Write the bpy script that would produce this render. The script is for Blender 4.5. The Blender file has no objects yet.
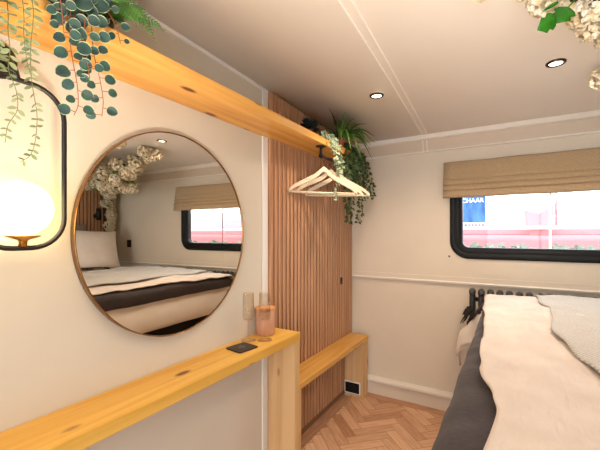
import bpy, bmesh, math, random
from math import sin, cos, pi, radians, sqrt, exp
from mathutils import Vector, Matrix, noise
random.seed(7)
S = bpy.context.scene
COL = S.collection
ZV = Vector((0, 0, 1))

# ------------------------------------------------------------------ colours / materials
def lin(c):
    out = []
    for v in c[:3]:
        v /= 255.0
        out.append(v / 12.92 if v <= 0.04045 else ((v + 0.055) / 1.055) ** 2.4)
    return (*out, 1.0)

def mat(name, col, rough=0.6, metal=0.0, spec=0.5, emit=None, estr=0.0, trans=0.0, ior=1.45, alpha=1.0, coat=0.0, sheen=0.0):
    m = bpy.data.materials.new(name); m.use_nodes = True
    b = m.node_tree.nodes['Principled BSDF']
    b.inputs['Base Color'].default_value = lin(col)
    b.inputs['Roughness'].default_value = rough
    b.inputs['Metallic'].default_value = metal
    b.inputs['Specular IOR Level'].default_value = spec
    b.inputs['Transmission Weight'].default_value = trans
    b.inputs['IOR'].default_value = ior
    b.inputs['Alpha'].default_value = alpha
    b.inputs['Coat Weight'].default_value = coat
    b.inputs['Sheen Weight'].default_value = sheen
    if emit:
        b.inputs['Emission Color'].default_value = lin(emit); b.inputs['Emission Strength'].default_value = estr
    return m

def noisy(m, c1, c2, scale=(5, 5, 5), detail=4, bump=0.0, bscale=None, lo=0.3, hi=0.7, ramp_extra=None, dist=0.002):
    nt = m.node_tree; N = nt.nodes; L = nt.links; b = N['Principled BSDF']
    tc = N.new('ShaderNodeTexCoord'); mp = N.new('ShaderNodeMapping'); mp.inputs['Scale'].default_value = scale
    nz = N.new('ShaderNodeTexNoise'); nz.inputs['Scale'].default_value = 1.0; nz.inputs['Detail'].default_value = detail
    cr = N.new('ShaderNodeValToRGB')
    cr.color_ramp.elements[0].position = lo; cr.color_ramp.elements[0].color = lin(c1)
    cr.color_ramp.elements[1].position = hi; cr.color_ramp.elements[1].color = lin(c2)
    L.new(tc.outputs['Object'], mp.inputs['Vector']); L.new(mp.outputs[0], nz.inputs['Vector'])
    L.new(nz.outputs[0], cr.inputs[0]); L.new(cr.outputs[0], b.inputs['Base Color'])
    if bump:
        n2 = N.new('ShaderNodeTexNoise'); n2.inputs['Scale'].default_value = 1.0; n2.inputs['Detail'].default_value = 6
        mp2 = N.new('ShaderNodeMapping'); mp2.inputs['Scale'].default_value = bscale or scale
        bp = N.new('ShaderNodeBump'); bp.inputs['Strength'].default_value = bump; bp.inputs['Distance'].default_value = dist
        L.new(tc.outputs['Object'], mp2.inputs['Vector']); L.new(mp2.outputs[0], n2.inputs['Vector'])
        L.new(n2.outputs[0], bp.inputs['Height']); L.new(bp.outputs[0], b.inputs['Normal'])
    return m

def pine(name, base, dark, knot=(120, 62, 25), axis='y', seed=0.0, wo=.5):
    """pine board: long grain along one axis, soft streaks and scattered knots"""
    m = mat(name, base, rough=0.42, spec=0.4); nt = m.node_tree; N = nt.nodes; L = nt.links; b = N['Principled BSDF']
    tc = N.new('ShaderNodeTexCoord')
    ax = 'xyz'.index(axis)
    def mapped(sl, sx):
        mp = N.new('ShaderNodeMapping'); sc = [sx, sx, sx]; sc[ax] = sl
        mp.inputs['Scale'].default_value = sc; mp.inputs['Location'].default_value = (seed, seed * 1.7, seed * 0.6)
        L.new(tc.outputs['Object'], mp.inputs['Vector']); return mp.outputs[0]
    nz = N.new('ShaderNodeTexNoise'); nz.inputs['Scale'].default_value = 1; nz.inputs['Detail'].default_value = 5; nz.inputs['Distortion'].default_value = 0.6
    L.new(mapped(1.3, 26), nz.inputs['Vector'])
    cr = N.new('ShaderNodeValToRGB')
    cr.color_ramp.elements[0].position = 0.34; cr.color_ramp.elements[0].color = lin(dark)
    cr.color_ramp.elements[1].position = 0.62; cr.color_ramp.elements[1].color = lin(base)
    L.new(nz.outputs[0], cr.inputs[0])
    vo = N.new('ShaderNodeTexVoronoi'); vo.inputs['Scale'].default_value = 1; vo.feature = 'F1'; vo.inputs['Randomness'].default_value = 1.0
    L.new(mapped(3.4, 8.5), vo.inputs['Vector'])
    kr = N.new('ShaderNodeValToRGB')
    kr.color_ramp.elements[0].position = 0.07; kr.color_ramp.elements[0].color = (1, 1, 1, 1)
    kr.color_ramp.elements[1].position = 0.14; kr.color_ramp.elements[1].color = (0, 0, 0, 1)
    L.new(vo.outputs['Distance'], kr.inputs[0])
    mx = N.new('ShaderNodeMix'); mx.data_type = 'RGBA'
    L.new(kr.outputs[0], mx.inputs[0]); L.new(cr.outputs[0], mx.inputs[6]); mx.inputs[7].default_value = lin(knot)
    L.new(mx.outputs[2], b.inputs['Base Color'])
    bp = N.new('ShaderNodeBump'); bp.inputs['Strength'].default_value = 0.15; bp.inputs['Distance'].default_value = 0.002
    L.new(nz.outputs[0], bp.inputs['Height']); L.new(bp.outputs[0], b.inputs['Normal'])
    return m

def leaf_mat(name, c1, c2, rough=0.5, sc=30):
    m = noisy(mat(name, c1, rough=rough, spec=0.4), c1, c2, (sc, sc, sc), 2)
    m.node_tree.nodes['Principled BSDF'].inputs['Subsurface Weight'].default_value = 0.0
    return m

M = {}
M['wall'] = noisy(mat('wall_paint', (214, 205, 188), 0.65), (212, 203, 186), (217, 208, 191), (3, 3, 3))
M['wall_back'] = noisy(mat('painted_panel', (220, 207, 187), 0.5), (218, 205, 185), (223, 210, 190), (3, 3, 3))
M['ceiling'] = noisy(mat('ceiling_panel', (240, 233, 225), 0.5), (238, 231, 223), (242, 235, 227), (2, 2, 2))
M['trim'] = mat('trim_paint', (236, 228, 216), 0.4)
M['cove'] = mat('cove_panel', (206, 188, 166), 0.5)
M['white'] = mat('white_satin', (236, 232, 226), 0.4)
M['pine'] = pine('pine_long', (232, 186, 92), (214, 160, 66), axis='y')
M['pine_s'] = pine('pine_shelf', (228, 174, 92), (208, 146, 66), axis='y', seed=3.3)
M['pine_v'] = pine('pine_upright', (222, 184, 134), (204, 162, 110), axis='z', seed=5.1)
M['pine_b'] = pine('pine_bench', (220, 170, 92), (198, 144, 68), axis='y', seed=8.7)
M['slat'] = noisy(mat('walnut_slat', (190, 142, 104), 0.5), (170, 122, 88), (204, 156, 118), (60, 60, 2.5), 5)
M['felt'] = mat('dark_felt', (48, 36, 30), 0.9)
M['black'] = mat('black_powdercoat', (24, 22, 21), 0.4)
M['blackplastic'] = mat('black_plastic', (16, 16, 16), 0.45, spec=.3)
M['rad'] = mat('anthracite_enamel', (52, 52, 54), 0.35)
M['brass'] = mat('brushed_brass', (202, 158, 84), 0.28, metal=1.0)
M['bronze'] = mat('dark_bronze', (150, 112, 72), 0.25, metal=1.0)
M['mirror'] = mat('mirror_silver', (232, 228, 220), 0.0, metal=1.0)
M['steel'] = mat('chrome_hook', (190, 190, 190), 0.2, metal=1.0)
M['bronzehook'] = mat('copper_hook', (170, 110, 80), 0.25, metal=1.0)
M['linen_blind'] = noisy(mat('blind_linen', (178, 152, 118), 0.85, sheen=0.2), (164, 138, 104), (190, 164, 130), (200, 200, 240), 3, 0.3, (300, 300, 300))
M['linen'] = noisy(mat('linen_throw', (213, 201, 192), 0.85, sheen=0.05), (206, 193, 183), (219, 208, 199), (8, 8, 8), 3, 0.6, (48, 13, 40), dist=.012)
M['duvet'] = noisy(mat('duvet_cotton', (240, 234, 226), 0.8), (236, 230, 220), (244, 239, 232), (6, 6, 6), 3)
M['charcoal'] = noisy(mat('charcoal_throw', (54, 46, 47), 0.9, sheen=0.1), (48, 41, 42), (62, 53, 54), (90, 90, 90), 3, 0.3, (300, 300, 300))
M['fringe'] = mat('black_fringe', (34, 31, 31), 0.9)
M['bedbase'] = mat('bed_base_fabric', (26, 24, 24), 0.9)
M['pillow'] = noisy(mat('pillow_cotton', (238, 228, 216), 0.85), (234, 222, 210), (242, 232, 222), (8, 8, 8), 3)
M['pillow_grey'] = mat('pillow_grey', (150, 144, 136), 0.85)
M['candle_glass'] = mat('pink_frosted_glass', (196, 146, 116), 0.3)
M['candle_lid'] = pine('candle_lid_wood', (222, 160, 96), (200, 140, 80), axis='x')
M['coaster'] = mat('coaster_slate', (52, 42, 38), 0.5)
M['coaster_mark'] = mat('coaster_mark', (112, 104, 100), 0.5)
M['hanger'] = noisy(mat('limed_wood', (232, 214, 184), 0.45), (224, 204, 172), (238, 222, 196), (12, 40, 40), 3)
M['terracotta'] = mat('terracotta', (168, 92, 66), 0.8)
M['potdark'] = mat('pot_dark', (44, 40, 40), 0.5)
M['soil'] = mat('moss_soil', (60, 48, 34), 0.95)
M['lens'] = mat('downlight_lens', (255, 240, 215), 0.4, emit=(255, 232, 200), estr=9)
M['globe'] = mat('opal_globe', (255, 240, 215), 0.3, emit=(255, 224, 168), estr=7.5)
M['steelring'] = mat('downlight_ring', (70, 62, 56), 0.3, metal=0.8)
M['leaf_dark'] = leaf_mat('leaf_blue_green', (22, 44, 42), (44, 76, 64))
M['leaf_rim'] = leaf_mat('leaf_pale_rim', (136, 162, 128), (166, 184, 150))
M['leaf_euc'] = leaf_mat('leaf_eucalyptus', (108, 122, 84), (148, 156, 114))
M['leaf_fern'] = leaf_mat('leaf_fern', (60, 118, 50), (112, 166, 78))
M['leaf_agave'] = leaf_mat('leaf_agave', (44, 82, 30), (96, 132, 52))
M['leaf_ivy'] = leaf_mat('leaf_ivy', (32, 54, 28), (60, 84, 42))
M['leaf_succ'] = leaf_mat('leaf_succulent', (118, 142, 118), (160, 176, 140))
M['leaf_black'] = leaf_mat('leaf_near_black', (16, 26, 24), (30, 42, 36))
M['leaf_vivid'] = leaf_mat('leaf_vivid', (30, 100, 12), (48, 130, 24))
M['stem_red'] = mat('stem_red', (142, 78, 48), 0.6)
M['stem_green'] = mat('stem_green', (104, 108, 66), 0.6)
M['bark'] = noisy(mat('bark', (84, 62, 44), 0.9), (62, 44, 32), (106, 80, 58), (40, 40, 12), 5, 0.5)
M['petal'] = leaf_mat('petal_cream', (232, 216, 184), (242, 232, 208), 0.6)
M['petal2'] = leaf_mat('petal_ivory', (214, 194, 150), (232, 216, 182), 0.6)
M['petal3'] = leaf_mat('petal_white', (236, 224, 200), (246, 238, 222), 0.6)

def glass_mat(name, rough=0.0, tint=(255, 255, 255), solid=False):
    m = bpy.data.materials.new(name); m.use_nodes = True; nt = m.node_tree; N = nt.nodes; L = nt.links
    N.remove(N['Principled BSDF']); out = N['Material Output']
    tr = N.new('ShaderNodeBsdfTransparent'); tr.inputs[0].default_value = lin(tint)
    gl = N.new('ShaderNodeBsdfGlossy'); gl.inputs['Roughness'].default_value = rough
    fr = N.new('ShaderNodeLayerWeight'); fr.inputs[0].default_value = .5
    pw = N.new('ShaderNodeMath'); pw.operation = 'POWER'; pw.inputs[1].default_value = 3.0; L.new(fr.outputs['Facing'], pw.inputs[0])
    ml = N.new('ShaderNodeMath'); ml.operation = 'MULTIPLY_ADD'; ml.inputs[1].default_value = .9; ml.inputs[2].default_value = 0.02
    mx = N.new('ShaderNodeMixShader')
    L.new(pw.outputs[0], ml.inputs[0]); L.new(ml.outputs[0], mx.inputs[0]); L.new(tr.outputs[0], mx.inputs[1]); L.new(gl.outputs[0], mx.inputs[2]); L.new(mx.outputs[0], out.inputs[0])
    return m
M['glass'] = glass_mat('clear_glass', tint=(253, 251, 248), solid=True)
M['pane'] = glass_mat('window_glass', tint=(250, 252, 252))

# knitted blanket: fine ribs across
def knit():
    m = mat('grey_knit', (196, 192, 188), 0.9, sheen=0.1); nt = m.node_tree; N = nt.nodes; L = nt.links; b = N['Principled BSDF']
    tc = N.new('ShaderNodeTexCoord'); wv = N.new('ShaderNodeTexWave'); wv.bands_direction = 'DIAGONAL'
    wv.inputs['Scale'].default_value = 36; wv.inputs['Distortion'].default_value = 2.0; wv.inputs['Detail'].default_value = 2; wv.inputs['Detail Scale'].default_value = 6
    L.new(tc.outputs['Object'], wv.inputs['Vector'])
    cr = N.new('ShaderNodeValToRGB'); cr.color_ramp.elements[0].color = lin((166, 163, 158)); cr.color_ramp.elements[1].color = lin((212, 209, 204))
    L.new(wv.outputs[0], cr.inputs[0]); L.new(cr.outputs[0], b.inputs['Base Color'])
    bp = N.new('ShaderNodeBump'); bp.inputs['Strength'].default_value = 0.6; bp.inputs['Distance'].default_value = 0.004
    L.new(wv.outputs[0], bp.inputs['Height']); L.new(bp.outputs[0], b.inputs['Normal'])
    return m
M['knit'] = knit()

# floor planks: tone per plank from a stored face attribute, grain along its uv
def plank():
    m = mat('oak_planks', (190, 140, 104), 0.45); nt = m.node_tree; N = nt.nodes; L = nt.links; b = N['Principled BSDF']
    at = N.new('ShaderNodeAttribute'); at.attribute_name = 'tone'
    uv = N.new('ShaderNodeUVMap'); mp = N.new('ShaderNodeMapping'); mp.inputs['Scale'].default_value = (9, 70, 1)
    nz = N.new('ShaderNodeTexNoise'); nz.inputs['Scale'].default_value = 1; nz.inputs['Detail'].default_value = 5
    L.new(uv.outputs[0], mp.inputs['Vector']); L.new(mp.outputs[0], nz.inputs['Vector'])
    ad = N.new('ShaderNodeMath'); ad.operation = 'ADD'
    mu = N.new('ShaderNodeMath'); mu.operation = 'MULTIPLY_ADD'; mu.inputs[1].default_value = 0.9; mu.inputs[2].default_value = -0.45
    L.new(nz.outputs[0], mu.inputs[0]); L.new(at.outputs['Fac'], ad.inputs[0]); L.new(mu.outputs[0], ad.inputs[1])
    cr = N.new('ShaderNodeValToRGB'); e = cr.color_ramp.elements
    e[0].position = 0.0; e[0].color = lin((172, 122, 88)); e[1].position = 1.0; e[1].color = lin((236, 194, 156))
    L.new(ad.outputs[0], cr.inputs[0]); L.new(cr.outputs[0], b.inputs['Base Color'])
    return m
M['plank'] = plank()
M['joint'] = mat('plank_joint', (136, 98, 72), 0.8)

# ------------------------------------------------------------------ mesh helpers
class MB:
    def __init__(self): self.bm = bmesh.new()
    def box(self, x0, x1, y0, y1, z0, z1, mi=0):
        v = [self.bm.verts.new(p) for p in ((x0, y0, z0), (x1, y0, z0), (x1, y1, z0), (x0, y1, z0), (x0, y0, z1), (x1, y0, z1), (x1, y1, z1), (x0, y1, z1))]
        for f in ((0, 3, 2, 1), (4, 5, 6, 7), (0, 1, 5, 4), (1, 2, 6, 5), (2, 3, 7, 6), (3, 0, 4, 7)):
            self.bm.faces.new([v[i] for i in f]).material_index = mi
        return self
    def tube(self, pts, r, n=8, mi=0, closed=False, cap=True):
        pts = [Vector(p) for p in pts]; k = len(pts); rings = []
        rr = r if hasattr(r, '__len__') else [r] * k
        prev = None
        for i, p in enumerate(pts):
            a = pts[(i - 1) % k] if (closed or i > 0) else p
            b = pts[(i + 1) % k] if (closed or i < k - 1) else p
            t = (b - a)
            if t.length < 1e-9: t = ZV.copy()
            t.normalize()
            if prev is None:
                u = t.cross(ZV)
                if u.length < 0.05: u = t.cross(Vector((1, 0, 0)))
            else:
                u = prev - t * prev.dot(t)
                if u.length < 1e-6: u = t.orthogonal()
            u.normalize(); prev = u; w = t.cross(u)
            rings.append([self.bm.verts.new(p + (u * cos(2 * pi * j / n) + w * sin(2 * pi * j / n)) * rr[i]) for j in range(n)])
        for i in range(k if closed else k - 1):
            A, B = rings[i], rings[(i + 1) % k]
            for j in range(n):
                f = self.bm.faces.new((A[j], A[(j + 1) % n], B[(j + 1) % n], B[j])); f.material_index = mi; f.smooth = True
        if cap and not closed:
            self.bm.faces.new(rings[0][::-1]).material_index = mi
            self.bm.faces.new(rings[-1]).material_index = mi
        return self
    def lathe(self, prof, n=32, c=(0, 0, 0), axis='z', mi=0, closed=False):
        """prof: (radius, height) pairs"""
        rings = []
        for r, h in prof:
            ring = []
            for j in range(n):
                a = 2 * pi * j / n; x, y, z = r * cos(a), r * sin(a), h
                if axis == 'x': x, y, z = z, x, y
                if axis == 'y': x, y, z = x, z, y
                ring.append(self.bm.verts.new((c[0] + x, c[1] + y, c[2] + z)))
            rings.append(ring)
        m = len(rings)
        for i in range(m if closed else m - 1):
            A, B = rings[i], rings[(i + 1) % m]
            for j in range(n):
                f = self.bm.faces.new((A[j], A[(j + 1) % n], B[(j + 1) % n], B[j])); f.material_index = mi; f.smooth = True
        if not closed:
            if prof[0][0] > 1e-5: self.bm.faces.new(rings[0][::-1]).material_index = mi
            if prof[-1][0] > 1e-5: self.bm.faces.new(rings[-1]).material_index = mi
        return self
    def prism(self, poly, a0, a1, axis='x', mi=0):
        """poly in the two other axes, extruded from a0 to a1"""
        def P(p, a):
            return {'x': (a, p[0], p[1]), 'y': (p[0], a, p[1]), 'z': (p[0], p[1], a)}[axis]
        A = [self.bm.verts.new(P(p, a0)) for p in poly]; B = [self.bm.verts.new(P(p, a1)) for p in poly]
        n = len(poly)
        self.bm.faces.new(A[::-1]).material_index = mi; self.bm.faces.new(B).material_index = mi
        for j in range(n): self.bm.faces.new((A[j], A[(j + 1) % n], B[(j + 1) % n], B[j])).material_index = mi
        return self
    def face(self, pts, mi=0, smooth=True):
        f = self.bm.faces.new([self.bm.verts.new(p) for p in pts]); f.material_index = mi; f.smooth = smooth; return f
    def leaf(self, p, d, nrm, L, W, shape='oval', mi=0, rim=None, cup=0.15, bend=0.0):
        """a leaf blade: from p along d, facing nrm; shape gives the half-width along it"""
        d = Vector(d).normalized(); nrm = Vector(nrm); nrm = (nrm - d * nrm.dot(d))
        if nrm.length < 1e-4: nrm = d.orthogonal()
        nrm.normalize(); s = d.cross(nrm)
        prof = {'oval': ((0, .05), (.15, .55), (.35, .92), (.55, 1), (.78, .75), (1, .06)),
                'round': ((0, .35), (.12, .78), (.32, 1), (.58, 1), (.84, .68), (1, .12)),
                'blade': ((0, .55), (.2, .9), (.45, 1), (.7, .72), (.88, .36), (1, .03)),
                'ivy': ((0, .3), (.12, .95), (.3, .8), (.48, .85), (.7, .42), (1, .03)),
                'lobe': ((0, .2), (.1, .8), (.28, 1.05), (.42, .72), (.6, .95), (.78, .5), (1, .05))}[shape]
        p = Vector(p); rows = []
        fr = (-1, -.88, 0, .88, 1) if rim is not None else (-1, 0, 1)
        for t, w in prof:
            c = p + d * (t * L) - nrm * (bend * L * t * t)
            rows.append([self.bm.verts.new(c + s * (W * .5 * w * f) + nrm * (cup * W * .5 * w * f * f)) for f in fr])
        last = len(rows) - 2
        for i in range(len(rows) - 1):
            for j in range(len(fr) - 1):
                f = self.bm.faces.new((rows[i][j], rows[i + 1][j], rows[i + 1][j + 1], rows[i][j + 1])); f.smooth = True
                f.material_index = rim if (rim is not None and j in (0, len(fr) - 2)) else mi
        return self
    def build(self, name, mats, parent=None, bevel=0.0, seg=2, smooth=False, solid=0.0, sub=0, loc=None, weld=False):
        if weld: bmesh.ops.remove_doubles(self.bm, verts=self.bm.verts, dist=1e-5)
        me = bpy.data.meshes.new(name); self.bm.normal_update()
        self.bm.to_mesh(me); self.bm.free()
        o = bpy.data.objects.new(name, me); COL.objects.link(o)
        for m in (mats if isinstance(mats, (list, tuple)) else [mats]): me.materials.append(M[m] if isinstance(m, str) else m)
        if smooth:
            for f in me.polygons: f.use_smooth = True
        if solid:
            md = o.modifiers.new('solid', 'SOLIDIFY'); md.thickness = solid; md.offset = -1
        if bevel:
            md = o.modifiers.new('bevel', 'BEVEL'); md.width = bevel; md.segments = seg; md.limit_method = 'ANGLE'; md.angle_limit = radians(40)
        if sub:
            md = o.modifiers.new('sub', 'SUBSURF'); md.levels = sub; md.render_levels = sub
        if parent:
            o.parent = parent
            o.matrix_parent_inverse = Matrix.Translation(-Vector(parent.location)) if loc is None else Matrix.Identity(4)
        if loc is not None: o.location = loc
        return o

def tag(o, label, cat, group=None, kind=None):
    o['label'] = label; o['category'] = cat
    if group: o['group'] = group
    if kind: o['kind'] = kind
    return o
def struct(o): o['kind'] = 'structure'; return o
def empty(name, loc, label, cat, group=None):
    e = bpy.data.objects.new(name, None); COL.objects.link(e); e.location = loc; e.empty_display_size = .05
    return tag(e, label, cat, group)
def copy_tree(o, parent=None):
    c = o.copy(); COL.objects.link(c)
    if parent: c.parent = parent
    for ch in list(o.children): copy_tree(ch, c)
    return c
def rrect(w0, w1, h0, h1, r, n=8):
    pts = []
    for cx, cy, a0 in ((w1 - r, h1 - r, 0), (w0 + r, h1 - r, 90), (w0 + r, h0 + r, 180), (w1 - r, h0 + r, 270)):
        for i in range(n + 1):
            a = radians(a0 + 90 * i / n); pts.append((cx + r * cos(a), cy + r * sin(a)))
    return pts
def cat_rom(P, n=8):
    P = [Vector(p) for p in P]
    Q = [P[0] * 2 - P[1]] + P + [P[-1] * 2 - P[-2]]; out = []
    for i in range(1, len(Q) - 2):
        a, b, c, d = Q[i - 1], Q[i], Q[i + 1], Q[i + 2]
        for k in range(n):
            t = k / n
            out.append(0.5 * ((2 * b) + (c - a) * t + (2 * a - 5 * b + 4 * c - d) * t * t + (3 * b - a - 3 * c + d) * t ** 3))
    out.append(P[-1]); return out

# ------------------------------------------------------------------ the room
D = 2.585; XR = 2.95; YF = -1.55
def ceil_z(y): return 2.0 - 0.0135 * y * y

struct(MB().box(-.12, 0, YF - .1, D + .1, -.05, 2.08).build('wall_left', 'wall'))
struct(MB().box(XR, XR + .1, YF - .1, D + .1, -.05, 2.08).build('wall_right', 'wall_back'))
# window openings: back wall (by the blind) and a wide unseen doorway added behind the camera for fill light
WX0, WX1, WZ0, WZ1 = 0.741, 1.84, 1.05, 1.60
b = MB()
hx0, hx1, hz0, hz1 = WX0 + .055, WX1 - .055, WZ0 + .06, WZ1 - .06
b.box(-.02, hx0, D, D + .07, .885, 2.08); b.box(hx1, XR, D, D + .07, .885, 2.08)
b.box(hx0, hx1, D, D + .07, .885, hz0); b.box(hx0, hx1, D, D + .07, hz1, 2.08)
b.box(-.02, XR, D + .014, D + .07, -.05, .885)
struct(b.build('wall_back', 'wall_back', weld=False))
b = MB()
b.box(-.02, .7, YF - .08, YF, -.05, 2.08); b.box(2.3, XR, YF - .08, YF, -.05, 2.08); b.box(.7, 2.3, YF - .08, YF, 1.85, 2.08)
struct(b.build('wall_front', 'wall'))
# ceiling with a slight camber
b = MB(); prev = None
for i in range(25):
    y = YF - .1 + (D + .17 - YF) * i / 24
    ring = [b.bm.verts.new(p) for p in ((-.05, y, ceil_z(y)), (XR + .05, y, ceil_z(y)), (XR + .05, y, ceil_z(y) + .06), (-.05, y, ceil_z(y) + .06))]
    if prev:
        for j in range(4):
            f = b.bm.faces.new((prev[j], ring[j], ring[(j + 1) % 4], prev[(j + 1) % 4])); f.smooth = j == 0
    else: b.bm.faces.new(ring)
    prev = ring
b.bm.faces.new(prev[::-1]); bmesh.ops.recalc_face_normals(b.bm, faces=b.bm.faces)
struct(b.build('ceiling', 'ceiling'))
# flat double line of the ceiling joint: two slim battens
for k, dx in enumerate((0.0, 0.031)):
    b = MB(); prev = None
    for i in range(19):
        y = -1.5 + 4.03 * i / 18; x = .615 + dx + (.563 - .615) * (y - 1.0) / 1.585 + .007 * max(0, (2.5 - y)) / 1.5 * k
        z = ceil_z(y); ring = [b.bm.verts.new(p) for p in ((x, y, z), (x + .002, y, z - .0035), (x + .005, y, z - .0035), (x + .007, y, z))]
        if prev:
            for j in range(3): b.bm.faces.new((prev[j], prev[j + 1], ring[j + 1], ring[j]))
        prev = ring
    struct(b.build('trim_%d' % (k + 1), 'ceiling'))
# cornice on the back wall
b = MB().prism([(D, ceil_z(D) + .01), (2.535, ceil_z(2.53) + .005), (2.535, 1.883), (2.545, 1.878), (D, 1.878)], 0, XR, 'x')
struct(b.build('trim_3', 'trim'))
b = MB().prism([(D, 1.880), (2.553, 1.880), (2.572, 1.803), (D, 1.803)], 0, XR, 'x')
struct(b.build('trim_4', 'cove'))
b = MB().box(0, XR, 2.563, D, 1.794, 1.8035); struct(b.build('trim_5', 'trim', bevel=.002))
b = MB()
for x in (.565, .592): b.prism([(2.550, 1.879), (2.5465, 1.879), (2.5655, 1.803), (2.569, 1.803)], x, x + .005, 'x')
struct(b.build('trim_6', 'trim'))
# ceiling bead on the left wall, vertical strip beside the slats
b = MB(); prev = None
for i in range(17):
    y = YF + (1.48 - YF) * i / 16; z = ceil_z(y)
    ring = [b.bm.verts.new(p) for p in ((0, y, z - .014), (.007, y, z - .012), (.009, y, z), (0, y, z))]
    if prev:
        for j in range(3): b.bm.faces.new((prev[j], prev[j + 1], ring[j + 1], ring[j]))
    prev = ring
bmesh.ops.recalc_face_normals(b.bm, faces=b.bm.faces)
struct(b.build('trim_7', 'white'))
struct(MB().box(0, .009, 1.432, 1.476, 0, ceil_z(1.45)).build('trim_8', 'white', bevel=.002))
# lip at the foot of the upper wall panel and the narrow line above
struct(MB().prism([(D + .02, .872), (D - .004, .876), (D - .008, .886), (D - .004, .892), (D + .001, .892), (D + .02, .9)], 0, XR, 'x').build('trim_9', 'trim'))
struct(MB().box(0, XR, D - .0015, D + .001, .922, .9245).build('trim_10', 'trim'))
struct(MB().box(1.262, 1.272, D - .002, D + .001, .925, WZ0 - .003).build('trim_11', 'wall_back'))
struct(MB().box(1.262, 1.272, D - .002, D + .001, 1.70, 1.79).build('trim_12', 'wall_back'))
# skirting duct along the back wall
b = MB().box(.0, XR, 2.555, D + .03, 0.0, .098)
struct(b.build('baseboard_back', 'wall_back', bevel=.004))
struct(MB().box(.0, XR, 2.540, D + .02, .099, .122).build('baseboard_back_cap', 'trim', bevel=.005))
struct(MB().box(0, .012, YF, 1.43, 0, .07).build('baseboard_left', 'white', bevel=.003))

# window_1 : black rounded frame with glass
fr = MB()
def ring_strip(b, outer, inner, yo, yi, mi=0):
    n = len(outer)
    A = [b.bm.verts.new((p[0], yo, p[1])) for p in outer]; B = [b.bm.verts.new((p[0], yi, p[1])) for p in inner]
    for j in range(n):
        f = b.bm.faces.new((A[j], A[(j + 1) % n], B[(j + 1) % n], B[j])); f.material_index = mi; f.smooth = True
def stepped(b, steps, r):
    """steps: (inset, y) from the wall inward"""
    for (i0, y0), (i1, y1) in zip(steps[:-1], steps[1:]):
        o = rrect(WX0 + i0, WX1 - i0, WZ0 + i0, WZ1 - i0, max(r - i0, .02), 10); q = rrect(WX0 + i1, WX1 - i1, WZ0 + i1, WZ1 - i1, max(r - i1, .02), 10)
        ring_strip(b, o, q, y0, y1)
    bmesh.ops.remove_doubles(b.bm, verts=b.bm.verts, dist=1e-5); bmesh.ops.recalc_face_normals(b.bm, faces=b.bm.faces)
stepped(fr, [(0, D + .002), (0, D - .010), (.004, D - .014), (.030, D - .017), (.034, D - .013), (.038, D - .011), (.044, D - .016), (.062, D - .013), (.066, D - .004), (.073, D - .001), (.077, D + .012), (.077, D + .055), (.050, D + .06)], .12)
win = fr.build('window_1', 'blackplastic'); struct(win)
b = MB(); b.face([(p[0], D + .035, p[1]) for p in rrect(WX0 + .07, WX1 - .07, WZ0 + .07, WZ1 - .07, .05, 10)], smooth=False)
b.build('pane', 'pane', win)
b = MB().box(1.300, 1.311, D + .028, D + .042, WZ0 + .07, WZ1 - .07)
b.build('mullion', 'steel', win)
# screw cap beside the window, lower corner
tag(MB().lathe([(0.0, -.004), (.005, -.0035), (.006, 0)], 12, (.735, D, 1.063), 'y').build('screw_cap', 'blackplastic'), 'tiny black screw cap on the wall below the window corner', 'screw')
# frame and glass of the unseen doorway, added to let fill light in
b = MB()
for (x0, x1, z0, z1) in ((.7, .75, 0, 1.85), (2.25, 2.3, 0, 1.85), (.75, 2.25, 1.8, 1.85), (.75, 2.25, 0, .06), (1.48, 1.52, .06, 1.8)):
    b.box(x0, x1, YF - .06, YF - .01, z0, z1)
dr = b.build('added_door_1', 'blackplastic', bevel=.004); struct(dr)
b = MB(); b.face([(.75, YF - .035, .06), (2.25, YF - .035, .06), (2.25, YF - .035, 1.8), (.75, YF - .035, 1.8)], smooth=False); b.build('pane', 'pane', dr)

# floor: herringbone planks with border strips
b = MB(); bm = b.bm
tone = bm.faces.layers.float.new('tone'); uvl = bm.loops.layers.uv.new('UVMap')
PW, PL = .066, .264
BX, BY = .085, 2.485
def clip_poly(P, inside, cut):
    out = []
    for i in range(len(P)):
        A, B_ = P[i], P[(i + 1) % len(P)]
        if inside(A):
            out.append(A)
            if not inside(B_): out.append(cut(A, B_))
        elif inside(B_): out.append(cut(A, B_))
    return out
def plank_poly(P, ln):
    """P four (x,y,u,v) corners, clipped to the floor area"""
    tn = random.gauss(.5, .2)
    for ax, lim, sg in ((0, BX, 1), (0, XR, -1), (1, YF, 1), (1, BY, -1)):
        ins = lambda q: (q[ax] - lim) * sg >= 0
        def cut(A, B_):
            t = (lim - A[ax]) / (B_[ax] - A[ax]); return tuple(A[i] + (B_[i] - A[i]) * t for i in range(4))
        P = clip_poly(P, ins, cut)
        if len(P) < 3: return
    try: f = bm.faces.new([bm.verts.new((q[0], q[1], 0)) for q in P])
    except ValueError: return
    f[tone] = tn
    for lp, q in zip(f.loops, P): lp[uvl].uv = (q[2] + tn * 7, q[3] + tn * 3)
g = .0012
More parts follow.
